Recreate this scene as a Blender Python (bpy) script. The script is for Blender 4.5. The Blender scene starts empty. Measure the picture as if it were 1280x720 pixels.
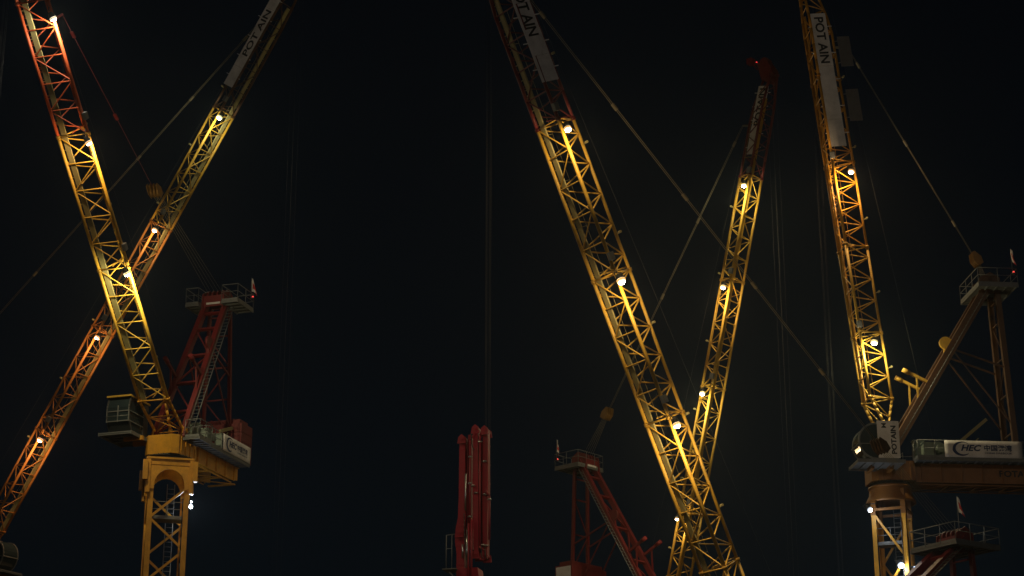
import bpy, bmesh, math, random
from math import sin, cos, pi, radians, sqrt
from mathutils import Vector as V, Matrix

random.seed(7)
scene = bpy.context.scene
COL = scene.collection

# ------------------------------------------------------------------ materials
def new_mat(name):
    m = bpy.data.materials.new(name)
    m.use_nodes = True
    return m, m.node_tree, m.node_tree.nodes['Principled BSDF']

def painted(name, col, rough=0.45, dirt=0.35, metallic=0.0, scale=1.3, rust=0.25, spec=0.5):
    """weathered painted steel: grime clouds, thin rust runs, uneven gloss"""
    m, nt, b = new_mat(name)
    N, L = nt.nodes, nt.links
    tc = N.new('ShaderNodeTexCoord')
    n1 = N.new('ShaderNodeTexNoise'); n1.inputs['Scale'].default_value = scale
    n1.inputs['Detail'].default_value = 8; n1.inputs['Roughness'].default_value = 0.65
    L.new(tc.outputs['Object'], n1.inputs['Vector'])
    r1 = N.new('ShaderNodeValToRGB')
    r1.color_ramp.elements[0].position = 0.38; r1.color_ramp.elements[1].position = 0.68
    L.new(n1.outputs['Fac'], r1.inputs['Fac'])
    mul = N.new('ShaderNodeMath'); mul.operation = 'MULTIPLY'; mul.inputs[1].default_value = dirt
    L.new(r1.outputs['Color'], mul.inputs[0])
    mx = N.new('ShaderNodeMix'); mx.data_type = 'RGBA'
    mx.inputs['A'].default_value = (*col, 1)
    g = 0.35
    mx.inputs['B'].default_value = (col[0]*g + .02, col[1]*g + .015, col[2]*g + .01, 1)
    L.new(mul.outputs[0], mx.inputs['Factor'])
    mp = N.new('ShaderNodeMapping'); mp.inputs['Scale'].default_value = (6, 6, 0.9)
    L.new(tc.outputs['Object'], mp.inputs['Vector'])
    n2 = N.new('ShaderNodeTexNoise'); n2.inputs['Scale'].default_value = 1.4; n2.inputs['Detail'].default_value = 6
    L.new(mp.outputs['Vector'], n2.inputs['Vector'])
    r2 = N.new('ShaderNodeValToRGB')
    r2.color_ramp.elements[0].position = 0.60; r2.color_ramp.elements[1].position = 0.72
    L.new(n2.outputs['Fac'], r2.inputs['Fac'])
    mu2 = N.new('ShaderNodeMath'); mu2.operation = 'MULTIPLY'; mu2.inputs[1].default_value = rust
    L.new(r2.outputs['Color'], mu2.inputs[0])
    mx2 = N.new('ShaderNodeMix'); mx2.data_type = 'RGBA'
    L.new(mx.outputs['Result'], mx2.inputs['A']); mx2.inputs['B'].default_value = (.10, .045, .02, 1)
    L.new(mu2.outputs[0], mx2.inputs['Factor'])
    L.new(mx2.outputs['Result'], b.inputs['Base Color'])
    rr = N.new('ShaderNodeMapRange'); rr.inputs['To Min'].default_value = rough - .1; rr.inputs['To Max'].default_value = rough + .25
    L.new(n1.outputs['Fac'], rr.inputs['Value']); L.new(rr.outputs['Result'], b.inputs['Roughness'])
    b.inputs['Metallic'].default_value = metallic
    b.inputs['Specular IOR Level'].default_value = spec
    bp = N.new('ShaderNodeBump'); bp.inputs['Strength'].default_value = 0.12; bp.inputs['Distance'].default_value = 0.02
    L.new(n1.outputs['Fac'], bp.inputs['Height']); L.new(bp.outputs['Normal'], b.inputs['Normal'])
    return m

M = {}
M['yellow'] = painted('yellow_paint', (.60, .35, .035), dirt=.5, rust=.45)
M['amber'] = painted('amber_paint', (.64, .30, .016), dirt=.55, rust=.5)
M['russet'] = painted('dim_amber_paint', (.24, .09, .01), dirt=.4)  # amber with dimness put into the colour, for unlit beams and mast collar
M['ochre'] = painted('ochre_block', (.22, .11, .015), dirt=.5)
M['olive'] = painted('olive_grating', (.34, .29, .12), rough=.6)
M['crimson'] = painted('crimson_paint', (.30, .010, .030), dirt=.4)
M['orange'] = painted('orange_paint', (.46, .18, .028), dirt=.4)
M['red'] = painted('red_paint', (.16, .009, .011), dirt=.4)
M['vermilion'] = painted('vermilion_paint', (.52, .085, .02), dirt=.35)
M['brown'] = painted('brown_primer', (.085, .033, .009), dirt=.5)
M['galv'] = painted('galvanised_steel', (.18, .187, .19), rough=.5, metallic=.4, rust=.15)
M['grating'] = painted('grey_deck_grating', (.14, .147, .15), rough=.6, rust=.3)
M['white'] = painted('white_board', (.82, .79, .78), rough=.55, dirt=.5, scale=.9, rust=.12)
M['greyboard'] = painted('grey_board', (.12, .12, .13), rough=.6, dirt=.4)
M['cream'] = painted('cream_housing', (.62, .56, .40), rough=.5)
M['greenish'] = painted('grey_green_cabinet', (.20, .25, .21), rough=.5)
M['dark'] = painted('black_steel', (.03, .03, .032), rough=.5, rust=.1)
M['rope'] = painted('steel_rope', (.24, .21, .14), rough=.5, metallic=.3, rust=.2)
M['darkrope'] = painted('dark_rope', (.035, .033, .03), rough=.5, rust=.1)  # darker than the other rope, keeps these lines faint
M['ink'] = painted('black_lettering', (.018, .018, .022), rough=.6, rust=0, dirt=.2)
M['blueink'] = painted('navy_lettering', (.012, .03, .12), rough=.6, rust=0, dirt=.2)
M['redcloth'] = painted('red_flag_cloth', (.55, .03, .03), rough=.8, rust=0, dirt=.2)
M['whitecloth'] = painted('white_flag_cloth', (.75, .73, .72), rough=.8, rust=0, dirt=.25)
M['chrome'] = painted('bare_steel', (.6, .6, .6), rough=.25, metallic=1, rust=.1)
M['concrete'] = painted('concrete', (.30, .29, .27), rough=.85, rust=.05)
m, nt, b = new_mat('cab_glass')
b.inputs['Base Color'].default_value = (.02, .03, .035, 1); b.inputs['Roughness'].default_value = .06
b.inputs['Specular IOR Level'].default_value = .6
nn = nt.nodes.new('ShaderNodeTexNoise'); nn.inputs['Scale'].default_value = 2.5
rr = nt.nodes.new('ShaderNodeMapRange'); rr.inputs['To Min'].default_value = .04; rr.inputs['To Max'].default_value = .2
nt.links.new(nn.outputs['Fac'], rr.inputs['Value']); nt.links.new(rr.outputs['Result'], b.inputs['Roughness'])
M['glass'] = m

def emitter(name, col, strength):
    m, nt, b = new_mat(name)
    b.inputs['Base Color'].default_value = (.8, .8, .8, 1)
    b.inputs['Emission Color'].default_value = (*col, 1)
    b.inputs['Emission Strength'].default_value = strength
    return m

# ------------------------------------------------------------------ mesh builder
class MB:
    def __init__(self):
        self.v, self.f, self.m, self.s, self.mi = [], [], [], [], 0
    def face(self, idx, smooth=False):
        self.f.append(idx); self.m.append(self.mi); self.s.append(smooth)
    def tube(self, p, q, r, n=8, r2=None, caps=True):
        p, q = V(p), V(q); d = q - p
        if d.length < 1e-6: return self
        d.normalize()
        up = V((0, 0, 1)) if abs(d.z) < .95 else V((1, 0, 0))
        x = d.cross(up).normalized(); y = d.cross(x)
        if r2 is None: r2 = r
        k = len(self.v)
        for (c, rad) in ((p, r), (q, r2)):
            for i in range(n):
                a = 2 * pi * (i + .5) / n
                self.v.append(c + x * (cos(a) * rad) + y * (sin(a) * rad))
        for i in range(n):
            j = (i + 1) % n
            self.face((k + i, k + j, k + n + j, k + n + i), n > 4)
        if caps:
            self.face(tuple(k + i for i in reversed(range(n)))); self.face(tuple(k + n + i for i in range(n)))
        return self
    def bar(self, p, q, w, h=None, up=(0, 0, 1)):
        """rectangular bar from p to q, w across, h along up"""
        p, q = V(p), V(q); d = (q - p).normalized()
        if h is None: h = w
        up = V(up)
        if abs(d.dot(up.normalized())) > .97: up = V((1, 0, 0))
        x = d.cross(up).normalized(); y = x.cross(d)
        k = len(self.v)
        for c in (p, q):
            for (a, b_) in ((-1, -1), (1, -1), (1, 1), (-1, 1)):
                self.v.append(c + x * (a * w / 2) + y * (b_ * h / 2))
        for i in range(4):
            j = (i + 1) % 4
            self.face((k + i, k + j, k + 4 + j, k + 4 + i))
        self.face((k + 3, k + 2, k + 1, k)); self.face((k + 4, k + 5, k + 6, k + 7))
        return self
    def box(self, lo, hi):
        x0, y0, z0 = lo; x1, y1, z1 = hi
        return self.bar((x0, (y0 + y1) / 2, (z0 + z1) / 2), (x1, (y0 + y1) / 2, (z0 + z1) / 2), y1 - y0, z1 - z0)
    def prism(self, pts, off):
        """closed polygon pts extruded by vector off"""
        off = V(off); k = len(self.v); n = len(pts)
        for p in pts: self.v.append(V(p))
        for p in pts: self.v.append(V(p) + off)
        self.face(tuple(k + i for i in reversed(range(n)))); self.face(tuple(k + n + i for i in range(n)))
        for i in range(n):
            j = (i + 1) % n
            self.face((k + i, k + j, k + n + j, k + n + i))
        return self
    def dome(self, c, axis, r, depth, n=16, rings=5):
        c, d = V(c), V(axis).normalized()
        up = V((0, 0, 1)) if abs(d.z) < .95 else V((1, 0, 0))
        x = d.cross(up).normalized(); y = d.cross(x)
        k = len(self.v)
        for i in range(rings):
            t = (pi / 2) * i / rings
            for j in range(n):
                a = 2 * pi * j / n
                self.v.append(c + (x * cos(a) + y * sin(a)) * (r * cos(t)) + d * (depth * sin(t)))
        self.v.append(c + d * depth)
        for i in range(rings - 1):
            for j in range(n):
                l = (j + 1) % n
                self.face((k + i * n + j, k + i * n + l, k + (i + 1) * n + l, k + (i + 1) * n + j), True)
        for j in range(n):
            self.face((k + (rings - 1) * n + j, k + (rings - 1) * n + (j + 1) % n, k + rings * n), True)
        self.face(tuple(k + j for j in reversed(range(n))))
        return self
    def build(self, name, mats, parent=None, label=None, flat=False):
        me = bpy.data.meshes.new(name)
        me.from_pydata([tuple(p) for p in self.v], [], self.f)
        if not isinstance(mats, (list, tuple)): mats = [mats]
        for mt in mats: me.materials.append(mt)
        me.polygons.foreach_set('material_index', self.m)
        me.polygons.foreach_set('use_smooth', self.s)
        me.validate()
        bm = bmesh.new(); bm.from_mesh(me)
        if not flat: bmesh.ops.recalc_face_normals(bm, faces=bm.faces)
        bm.to_mesh(me); bm.free(); me.update()
        o = bpy.data.objects.new(name, me); COL.objects.link(o)
        if parent: o.parent = parent
        if label: o['label'] = label
        return o

def text_geo(body, size, shear=0.0, offset=0.0, spacing=1.0):
    c = bpy.data.curves.new('lettering', 'FONT')
    c.body = body; c.size = size; c.shear = shear; c.offset = offset; c.space_character = spacing
    c.align_x = 'LEFT'; c.resolution_u = 3; c.extrude = 0
    o = bpy.data.objects.new('lettering', c); COL.objects.link(o)
    dg = bpy.context.evaluated_depsgraph_get(); dg.update()
    me = bpy.data.meshes.new_from_object(o.evaluated_get(dg))
    vs = [v.co.copy() for v in me.vertices]; fs = [tuple(p.vertices) for p in me.polygons]
    bpy.data.objects.remove(o); bpy.data.curves.remove(c); bpy.data.meshes.remove(me)
    return vs, fs

def text_fit(mb, body, org, ex, ey, nrm, width, height, **kw):
    """lay text in the rectangle org, org+ex*width, org+ey*height, raised along nrm"""
    vs, fs = text_geo(body, 1.0, **kw)
    x0 = min(v.x for v in vs); x1 = max(v.x for v in vs); y0 = min(v.y for v in vs); y1 = max(v.y for v in vs)
    k = len(mb.v)
    for v in vs:
        mb.v.append(org + ex * ((v.x - x0) / (x1 - x0) * width) + ey * ((v.y - y0) / (y1 - y0) * height) + nrm * .004)
    for f in fs: mb.face(tuple(k + i for i in f))

# ------------------------------------------------------------------ lamps
def add_light(name, kind, loc, col, energy, parent, aim=None, radius=.15, cone=150, blend=.6):
    l = bpy.data.lights.new(name, kind); l.energy = energy; l.color = col; l.shadow_soft_size = radius
    if kind == 'SPOT':
        l.spot_size = radians(cone); l.spot_blend = blend
    o = bpy.data.objects.new(name, l); COL.objects.link(o); o.parent = parent; o.location = loc
    if aim is not None: o.rotation_euler = V(aim).to_track_quat('-Z', 'Y').to_euler()
    return o

def floodlight(root, pos, aim, mount, col, power, glow=60.0, r=.2, mat='dark', spread=112, halo=.75, mast_lamp=False):
    """floodlight: drum housing, yoke and mounting arm, with its glass a sub-part"""
    pos, d = V(pos), V(aim).normalized()
    mb = MB()
    mb.tube(pos - d * .34, pos - d * .04, r * .55, 14, r * 1.08)
    mb.tube(pos - d * .04, pos, r * 1.1, 14)
    for k in range(4):
        mb.tube(pos - d * (.30 - .06 * k), pos - d * (.275 - .06 * k), r * (.8 + .1 * k), 12)
    side = d.cross(V((0, 1, 0)) if abs(d.y) < .9 else V((1, 0, 0))).normalized()
    for s in (-1, 1):
        mb.bar(pos - d * .12 + side * (s * r * 1.15), pos - d * .48 + side * (s * r * 1.15), .05, .012, side)
    mb.bar(pos - d * .48 - side * (r * 1.2), pos - d * .48 + side * (r * 1.2), .05, .02, d)
    mb.tube(pos - d * .48, V(mount), .03, 6)
    fl = mb.build('floodlight', M[mat], root)
    lens = MB().dome(pos + d * .002, d, r * 1.1, r * 1.15, 18, 8)
    lens.m = [2 if i < 18 * 2 else 1 if i < 18 * 4 else 0 for i in range(len(lens.f))]       # bright core; soft lamp glow painted in as dimmer warm rings
    lens.build('lens', [emitter('lit_lens', [min(1, c * .5 + .5) for c in col], glow), emitter('painted_glow_rim', [c ** 1.4 for c in col], 2.0), emitter('painted_glow_edge', [c ** 2 for c in col], .8)], fl)
    add_light('flood_beam', 'SPOT', pos + d * (r * 1.15 + .06), col, power, fl, aim=d, radius=.12, cone=spread)
    if halo > 0:
        add_light('flood_spill', 'POINT', pos + d * (r * 1.15 + .08), col, power * halo, fl, radius=.12)
    return fl

# ------------------------------------------------------------------ sub-assemblies (crane frame: x along the jib, y to its left, z up)
def ladder_mb(p, q, width_vec, rung=.3, r=.022):
    p, q, w = V(p), V(q), V(width_vec); mb = MB()
    mb.tube(p - w / 2, q - w / 2, r * 1.2, 6); mb.tube(p + w / 2, q + w / 2, r * 1.2, 6)
    n = max(2, int((q - p).length / rung))
    for i in range(1, n):
        c = p.lerp(q, i / n); mb.tube(c - w / 2, c + w / 2, r * .8, 5)
    return mb

def rail_mb(mb, pts, h=1.1, closed=False, r=.024, step=1.1):
    pts = [V(p) for p in pts]
    if closed: pts = pts + [pts[0]]
    for a, c in zip(pts[:-1], pts[1:]):
        n = max(1, round((c - a).length / step))
        for i in range(n + 1):
            p = a.lerp(c, i / n); mb.tube(p, p + V((0, 0, h)), r, 6)
        for hh in (h, h * .55):
            mb.tube(a + V((0, 0, hh)), c + V((0, 0, hh)), r * (1.1 if hh == h else .8), 6)
        dd = (c - a).normalized()
        mb.bar(a + V((0, 0, .08)), c + V((0, 0, .08)), .012, .14)
    return mb

def deck_mb(x0, x1, y0, y1, z, t=.05):
    mb = MB()
    mb.box((x0, y0, z - t), (x1, y1, z))
    n = max(2, int((x1 - x0) / .55))
    for i in range(n + 1):
        x = x0 + .05 + (x1 - x0 - .1) * i / n
        mb.box((x - .03, y0 + .02, z - t - .09), (x + .03, y1 - .02, z - t - .002))
    for y in (y0, y1):
        mb.box((x0 - .02, y - .035, z - t - .13), (x1 + .02, y + .035, z + .012))
    return mb

def mast(root, w, z0, z1, sec, mat, yaw, diag=2.4, leg=.26):
    c, s = cos(yaw), sin(yaw)
    R = lambda x, y, z: V((x * c - y * s, x * s + y * c, z))
    h = w / 2
    n = max(1, round((z1 - z0) / sec)); sh = (z1 - z0) / n
    for k in range(n):
        mb = MB(); a = z0 + k * sh; b_ = a + sh - .01
        up = R(1, 1, 0)
        for (x, y) in ((-h, -h), (h, -h), (h, h), (-h, h)):
            # angle-section leg: two plates meeting at the corner
            sx, sy = (1 if x < 0 else -1), (1 if y < 0 else -1)
            t = .035
            mb.bar(R(x + sx * leg / 2, y, a), R(x + sx * leg / 2, y, b_), leg, t, R(0, 1, 0))
            mb.bar(R(x, y + sy * (leg / 2 + t / 2), a), R(x, y + sy * (leg / 2 + t / 2), b_), t, leg, R(0, 1, 0))
            mb.bar(R(x + sx * .12, y + sy * .12, b_ - .12), R(x + sx * .12, y + sy * .12, b_ + .005), leg * 1.15, leg * 1.15, R(0, 1, 0))
            mb.bar(R(x + sx * .12, y + sy * .12, a), R(x + sx * .12, y + sy * .12, a + .14), leg * 1.15, leg * 1.15, R(0, 1, 0))
        corners = [(-h, -h), (h, -h), (h, h), (-h, h)]
        m_ = max(1, round(sh / diag)); dh = sh / m_
        for i in range(4):
            p, q = corners[i], corners[(i + 1) % 4]
            px = [(p[0] * .93 + q[0] * .07) * .97, (p[1] * .93 + q[1] * .07) * .97]
            qx = [(q[0] * .93 + p[0] * .07) * .97, (q[1] * .93 + p[1] * .07) * .97]
            nv = R(p[0] + q[0], p[1] + q[1], 0).normalized()
            mb.bar(R(*px, a + .08), R(*qx, a + .08), .11, .12, (0, 0, 1))
            for j in range(m_):
                za, zb = a + j * dh + .1, a + (j + 1) * dh - .02
                if (j + k * m_) % 2 == 0: mb.bar(R(*px, za), R(*qx, zb), .14, .10, nv)
                else: mb.bar(R(*qx, za), R(*px, zb), .14, .10, nv)
        mb.build('mast_section', mat, root)
    lad = ladder_mb(R(.25, h * .45, z0 + .2), R(.25, h * .45, z1 + .6), R(.45, 0, 0))
    lad.build('ladder', M['galv'], root)
    cbm = MB(); prev = None; zq = z0 + .5
    while zq < z1:
        pt = R(h * .72, -h * 1.03 - .03 * sin(zq * 2.1), zq)
        if prev is not None: cbm.tube(prev, pt, .035, 6)
        prev = pt; zq += .8
    cbm.build('power_cable', M['dark'], root)
    zz = z1 - 1.9
    for z in [zz - 6.0 * i for i in range(int((zz - z0) / 6.0) + 1)]:
        mb = MB(); p = [R(-h * .8, -h * .75, z), R(h * .8, -h * .75, z), R(h * .8, h * .2, z), R(-h * .8, h * .2, z)]
        mb.prism(p, (0, 0, .06))
        rail_mb(mb, [p[0] + V((0, 0, .06)), p[1] + V((0, 0, .06))], 1.0)
        mb.build('rest_landing', M['galv'], root)
    return R

def collar(root, w, z0, z1, mat, R, round_top=False):
    """slewing support on the mast: four legs carrying arched plates, then the ring"""
    mb = MB(); h = w / 2 + .12; H = z1 - z0
    if round_top:
        ra, rb, zb = w * .62, w * .74, z1 - 1.05
        mb.tube((0, 0, z1 - .12), (0, 0, z1), ra + .06, 32)
        k = len(mb.v); N = 32
        prof = [(ra, z1 - .12), (ra + .03, z1 - .5), (rb, zb + .12), (rb, zb), (rb - .1, zb), (rb - .1, zb + .1), (ra - .08, z1 - .5), (ra - .08, z1 - .13)]
        for (r_, z_) in prof:
            for i in range(N): mb.v.append(V((r_ * cos(2 * pi * i / N), r_ * sin(2 * pi * i / N), z_)))
        for q in range(len(prof) - 1):
            for i in range(N):
                j = (i + 1) % N; mb.face((k + q * N + i, k + q * N + j, k + (q + 1) * N + j, k + (q + 1) * N + i), True)
        for (x, y) in ((-1, -1), (1, -1), (1, 1), (-1, 1)):
            c = R(x * (w / 2 - .1), y * (w / 2 - .1), 0)
            mb.bar(V((c.x, c.y, z0 - .25)), V((c.x * .92, c.y * .92, z1 - .3)), .3, .3, R(0, 1, 0))
        for i in range(4):
            a_ = [(-h, -h), (h, -h), (h, h), (-h, h)]; p, q = a_[i], a_[(i + 1) % 4]
            mb.bar(R(p[0] * .9, p[1] * .9, z0 + .1), R(q[0] * .9, q[1] * .9, z0 + .1), .14, .16)
        mb.build('slewing_support', mat, root)
    else:
        square_collar(mb, h, H, z0, z1, R, mat, root)
    rg = MB()
    rg.tube((0, 0, z1), (0, 0, z1 + .16), w * .56, 32); rg.tube((0, 0, z1 + .16), (0, 0, z1 + .22), w * .60, 32)
    for k in range(28):
        a = 2 * pi * k / 28
        rg.tube((cos(a) * w * .575, sin(a) * w * .575, z1 + .2), (cos(a) * w * .575, sin(a) * w * .575, z1 + .27), .03, 6)
    rg.build('slewing_ring', M['dark'], root)

def square_collar(mb, h, H, z0, z1, R, mat, root):
    for i in range(4):
        a = [(-h, -h), (h, -h), (h, h), (-h, h)]
        p, q = V(a[i]), V(a[(i + 1) % 4])
        n = 10; pts = []
        P = lambda t, z: R(p.x + (q.x - p.x) * t, p.y + (q.y - p.y) * t, z)
        pts = [P(0, z0 - .35), P(.16, z0 - .35)]
        for k in range(n + 1):
            th = pi * k / n
            pts.append(P(.5 - .34 * cos(th), z0 - .1 + (H * .62) * sin(th)))
        pts += [P(.84, z0 - .35), P(1, z0 - .35), P(1, z1 - .12), P(0, z1 - .12)]
        mid = R((p.x + q.x) / 2, (p.y + q.y) / 2, 0).normalized()
        mb.prism(pts, -mid * .06)
        for t in (.02, .98):
            c = P(t, z0)
            mb.bar(V((c.x, c.y, z0 - .6)) + mid * .04, V((c.x, c.y, z1 - .15)) + mid * .04, .22, .16, mid)
    hh = h + .1
    mb.prism([R(-hh, -hh, z1 - .12), R(hh, -hh, z1 - .12), R(hh, hh, z1 - .12), R(-hh, hh, z1 - .12)], (0, 0, .12))
    # outrigger brackets
    for (x, y) in ((-1, -1), (1, -1), (1, 1), (-1, 1)):
        c = R(x * (h + .16), y * (h + .16), 0)
        mb.bar(V((c.x, c.y, z0 + .15)), V((c.x, c.y, z1 - .25)), .3, .3, R(0, 1, 0))
    for i in range(4):
        a = [(-h, -h), (h, -h), (h, h), (-h, h)]; p, q = V(a[i]), V(a[(i + 1) % 4]); mid = R((p.x + q.x) / 2, (p.y + q.y) / 2, 0).normalized()
        for k in range(9):
            t = .1 + .1 * k; c = R(p.x + (q.x - p.x) * t, p.y + (q.y - p.y) * t, z1 - .2); mb.tube(c, c + mid * .035, .028, 6)
        for t in (.3, .5, .7):
            c = R(p.x + (q.x - p.x) * t, p.y + (q.y - p.y) * t, 0); mb.bar(V((c.x, c.y, z1 - .42)) + mid * .02, V((c.x, c.y, z1 - .25)) + mid * .02, .03, .05, mid)
        c0, c1 = R(p.x, p.y, z1 - .45) + mid * .012, R(q.x, q.y, z1 - .45) + mid * .012; mb.bar(c0, c1, .04, .05)
    mb.build('slewing_support', mat, root)

def cab_part(root, x, y, z, style, side, matbody='white', sign=False):
    """operator's cab; style 'box' or 'round' (curved front); side = which way is outboard (-1 or 1)"""
    L, W, H = 2.3, 1.5, 2.25
    if style == 'box':
        outline = [(-L / 2, 0), (L / 2 - .35, 0), (L / 2, .55), (L / 2 + .12, 1.5), (L / 2 - .05, H - .1), (-L / 2, H - .1)]
    else:
        outline = [(-L / 2, 0)]
        for k in range(13):
            a = -pi / 2 + pi * k / 12
            outline.append((L / 2 - .95 + 1.08 * cos(a) * (1.0), 1.12 + 1.12 * sin(a)))
        outline.append((-L / 2, H))
    body = MB()
    # shell: rear wall, floor, roof, rear part of both sides; glazing closes the rest
    fz = lambda p, yy: V((x + p[0], y + yy, z + p[1]))
    cut = 0.0 if style == 'round' else -.55
    for s in (-1, 1):
        ring = [fz((-L / 2, 0), s * (W / 2 - .03)), fz((cut, 0), s * (W / 2 - .03)), fz((cut, H - .1), s * (W / 2 - .03)), fz((-L / 2, H - .1), s * (W / 2 - .03))]
        body.prism(ring, (0, s * .05, 0))
        for a, c in zip(outline[:-1], outline[1:]):      # side frame round the outline
            body.bar(fz(a, s * W / 2), fz(c, s * W / 2), .11, .07, (0, 1, 0))
    for (a, c) in ((0, 0),):
        body.box((x - L / 2 - .03, y - W / 2, z), (x - L / 2 + .03, y + W / 2, z + H - .1))
    body.box((x - L / 2, y - W / 2, z - .09), (x + L / 2 - .3, y + W / 2, z))
    cb = body.build('cab', M[matbody], root)
    gl = MB()
    for a, c in zip(outline[1:-1], outline[2:]):
        mid = (V((a[0], 0, a[1])) + V((c[0], 0, c[1]))) / 2
        gl.prism([fz(a, -W / 2 + .05), fz(c, -W / 2 + .05), fz(c, W / 2 - .05), fz(a, W / 2 - .05)],
                 (V((-.25, 0, 1.1)) - mid).normalized() * .02)
    for s in (-1, 1):
        pts = [fz((cut, .05), s * (W / 2 - .045))] + [fz(p, s * (W / 2 - .045)) for p in outline[1:-1]] + [fz((cut, H - .12), s * (W / 2 - .045))]
        gl.prism(pts, (0, s * .015, 0))
    gl.build('window', M['glass'], cb)
    fr = MB()
    for zz in ((.62, 1.25) if style == 'box' else (.95,)):
        xx = L / 2 + (.1 if style == 'box' else .14)
        fr.bar(fz((xx, zz), -W / 2), fz((xx, zz), W / 2), .06, .06)
        for s in (-1, 1):
            fr.bar(fz((cut, zz), s * (W / 2 + .015)), fz((xx, zz), s * (W / 2 + .015)), .04, .05)
    for yy in (-W / 2, 0, W / 2):
        if style == 'box':
            fr.bar(fz((L / 2 + .14, .55), yy), fz((L / 2 + .14, 1.6), yy), .05, .06)
    # guard rail in front of the lower window
    fr.tube(fz((L / 2 + .25, .9), -W / 2), fz((L / 2 + .25, .9), W / 2), .02, 6)
    for yy in (-W / 2, W / 2): fr.tube(fz((L / 2 + .25, .9), yy), fz((L / 2 - .05, .9), yy), .02, 6)
    fr.build('window_frame', M['galv'], cb)
    rf = MB()
    if style == 'box':
        rf.box((x - L / 2 - .08, y - W / 2 - .08, z + H - .1), (x + L / 2 + .15, y + W / 2 + .08, z + H))
        rf.build('roof', M['yellow'], cb)
    dk = deck_mb(x - L / 2 - .3, x + L / 2 + .35, y - W / 2 - .35, y + W / 2 + .35, z - .12, .08)
    dk.build('cab_platform', M['galv'], root)
    st = MB()
    st.box((x - .55, y - .3, z + .05), (x - .05, y + .3, z + .5)); st.box((x - .62, y - .3, z + .5), (x - .5, y + .3, z + 1.25))
    for s in (-1, 1): st.box((x - .4, y + s * .42 - .08, z + .05), (x + .25, y + s * .42 + .08, z + .75))
    st.build('driver_seat', M['dark'], cb)
    if sign:
        ex, ey, nrm = V((0, 0, 1)), V((side, 0, 0)), V((0, side, 0))
        # reads upwards; ex x ey must point outboard
        ey = nrm.cross(ex)
        yy = y + side * (W / 2 + .05)
        bd = MB(); bd.box((x - L / 2 - .1, min(yy, yy + side * .03), z + .05), (x + .12, max(yy, yy + side * .03), z + H + .15))
        bo = bd.build('sign_board', M['white'], root)
        t = MB()
        if ey.x > 0: o1, o2 = x - L / 2 + .1, x - .45
        else: o1, o2 = x - .12, x - L / 2 + .38
        base = V((o1, yy + side * .031, z + .25))
        text_fit(t, 'POTAIN', V((o1 if ey.x > 0 else o1, yy + side * .032, z + .3)), ex, ey, nrm, 1.8, .34, offset=.04)
        text_fit(t, 'M', V((o2, yy + side * .032, z + 1.95)), ex, ey, nrm, .3, .3, offset=.012)
        t.build('lettering', M['ink'], bo)
    return cb

def chec_banner(root, x_start, length, y, z0, h, side):
    """white banner fixed to the railing; side +1: seen from +y"""
    ex = V((-1, 0, 0)) if side > 0 else V((1, 0, 0)); ey = V((0, 0, 1)); nrm = V((0, side, 0))
    mb = MB(); n = 16
    org = V((x_start, y, z0))
    k = len(mb.v)
    def surf(u, v_):  # a tarp slightly slack between its ties
        return org + ex * (length * u) + ey * (h * v_) + nrm * (.03 * sin(u * 19 + v_ * 2) * (1 - abs(2 * v_ - 1)) * .4)
    for off in (0, -.02):
        for i in range(n + 1):
            for j in range(5): mb.v.append(surf(i / n, j / 4) + nrm * off)
    S = (n + 1) * 5
    for i in range(n):
        for j in range(4):
            a = k + i * 5 + j
            mb.face((a, a + 5, a + 6, a + 1), True); mb.face((S + a, S + a + 1, S + a + 6, S + a + 5), True)
    for i in range(n):
        for j in (0, 4):
            a = k + i * 5 + j; mb.face((a, a + 5, S + a + 5, S + a))
    for i in (0, n):
        for j in range(4):
            a = k + i * 5 + j; mb.face((a, a + 1, S + a + 1, S + a))
    bn = mb.build('banner', M['white'], root)
    lift = nrm * .02
    t = MB()
    u = length / 4.9; q = h / 1.07
    text_fit(t, 'HEC', org + ex * (1.02 * u) + ey * (.40 * q) + lift, ex, ey, nrm, 1.32 * u, .40 * q, shear=.3, offset=.035)
    text_fit(t, '中国港湾', org + ex * (2.5 * u) + ey * (.42 * q) + lift, ex, ey, nrm, 1.78 * u, .40 * q, offset=.02)
    text_fit(t, 'CHINA HARBOUR', org + ex * (2.52 * u) + ey * (.24 * q) + lift, ex, ey, nrm, 1.74 * u, .11 * q, offset=.008)
    t.build('lettering', M['blueink'], bn)
    e = MB(); N = 28; pts = []
    c = V((1.05 * u, .54 * q))
    for i in range(N + 1):
        a = radians(48 + (312 - 48) * i / N); pts.append((c.x + .60 * u * cos(a) + .05 * (1 if sin(a) > 0 else .6) * u, c.y + .46 * q * sin(a)))
    for i in range(N, -1, -1):
        a = radians(52 + (308 - 52) * i / N); pts.append((c.x + .14 * u + .50 * u * cos(a), c.y + .015 + .375 * q * sin(a)))
    k = len(e.v)
    for p in pts: e.v.append(org + ex * p[0] + ey * p[1] + lift + nrm * .004)
    n2 = len(pts)
    for i in range(N): e.face((k + i, k + i + 1, k + n2 - 2 - i, k + n2 - 1 - i))
    e.build('emblem', M['blueink'], bn)
    return bn

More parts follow.
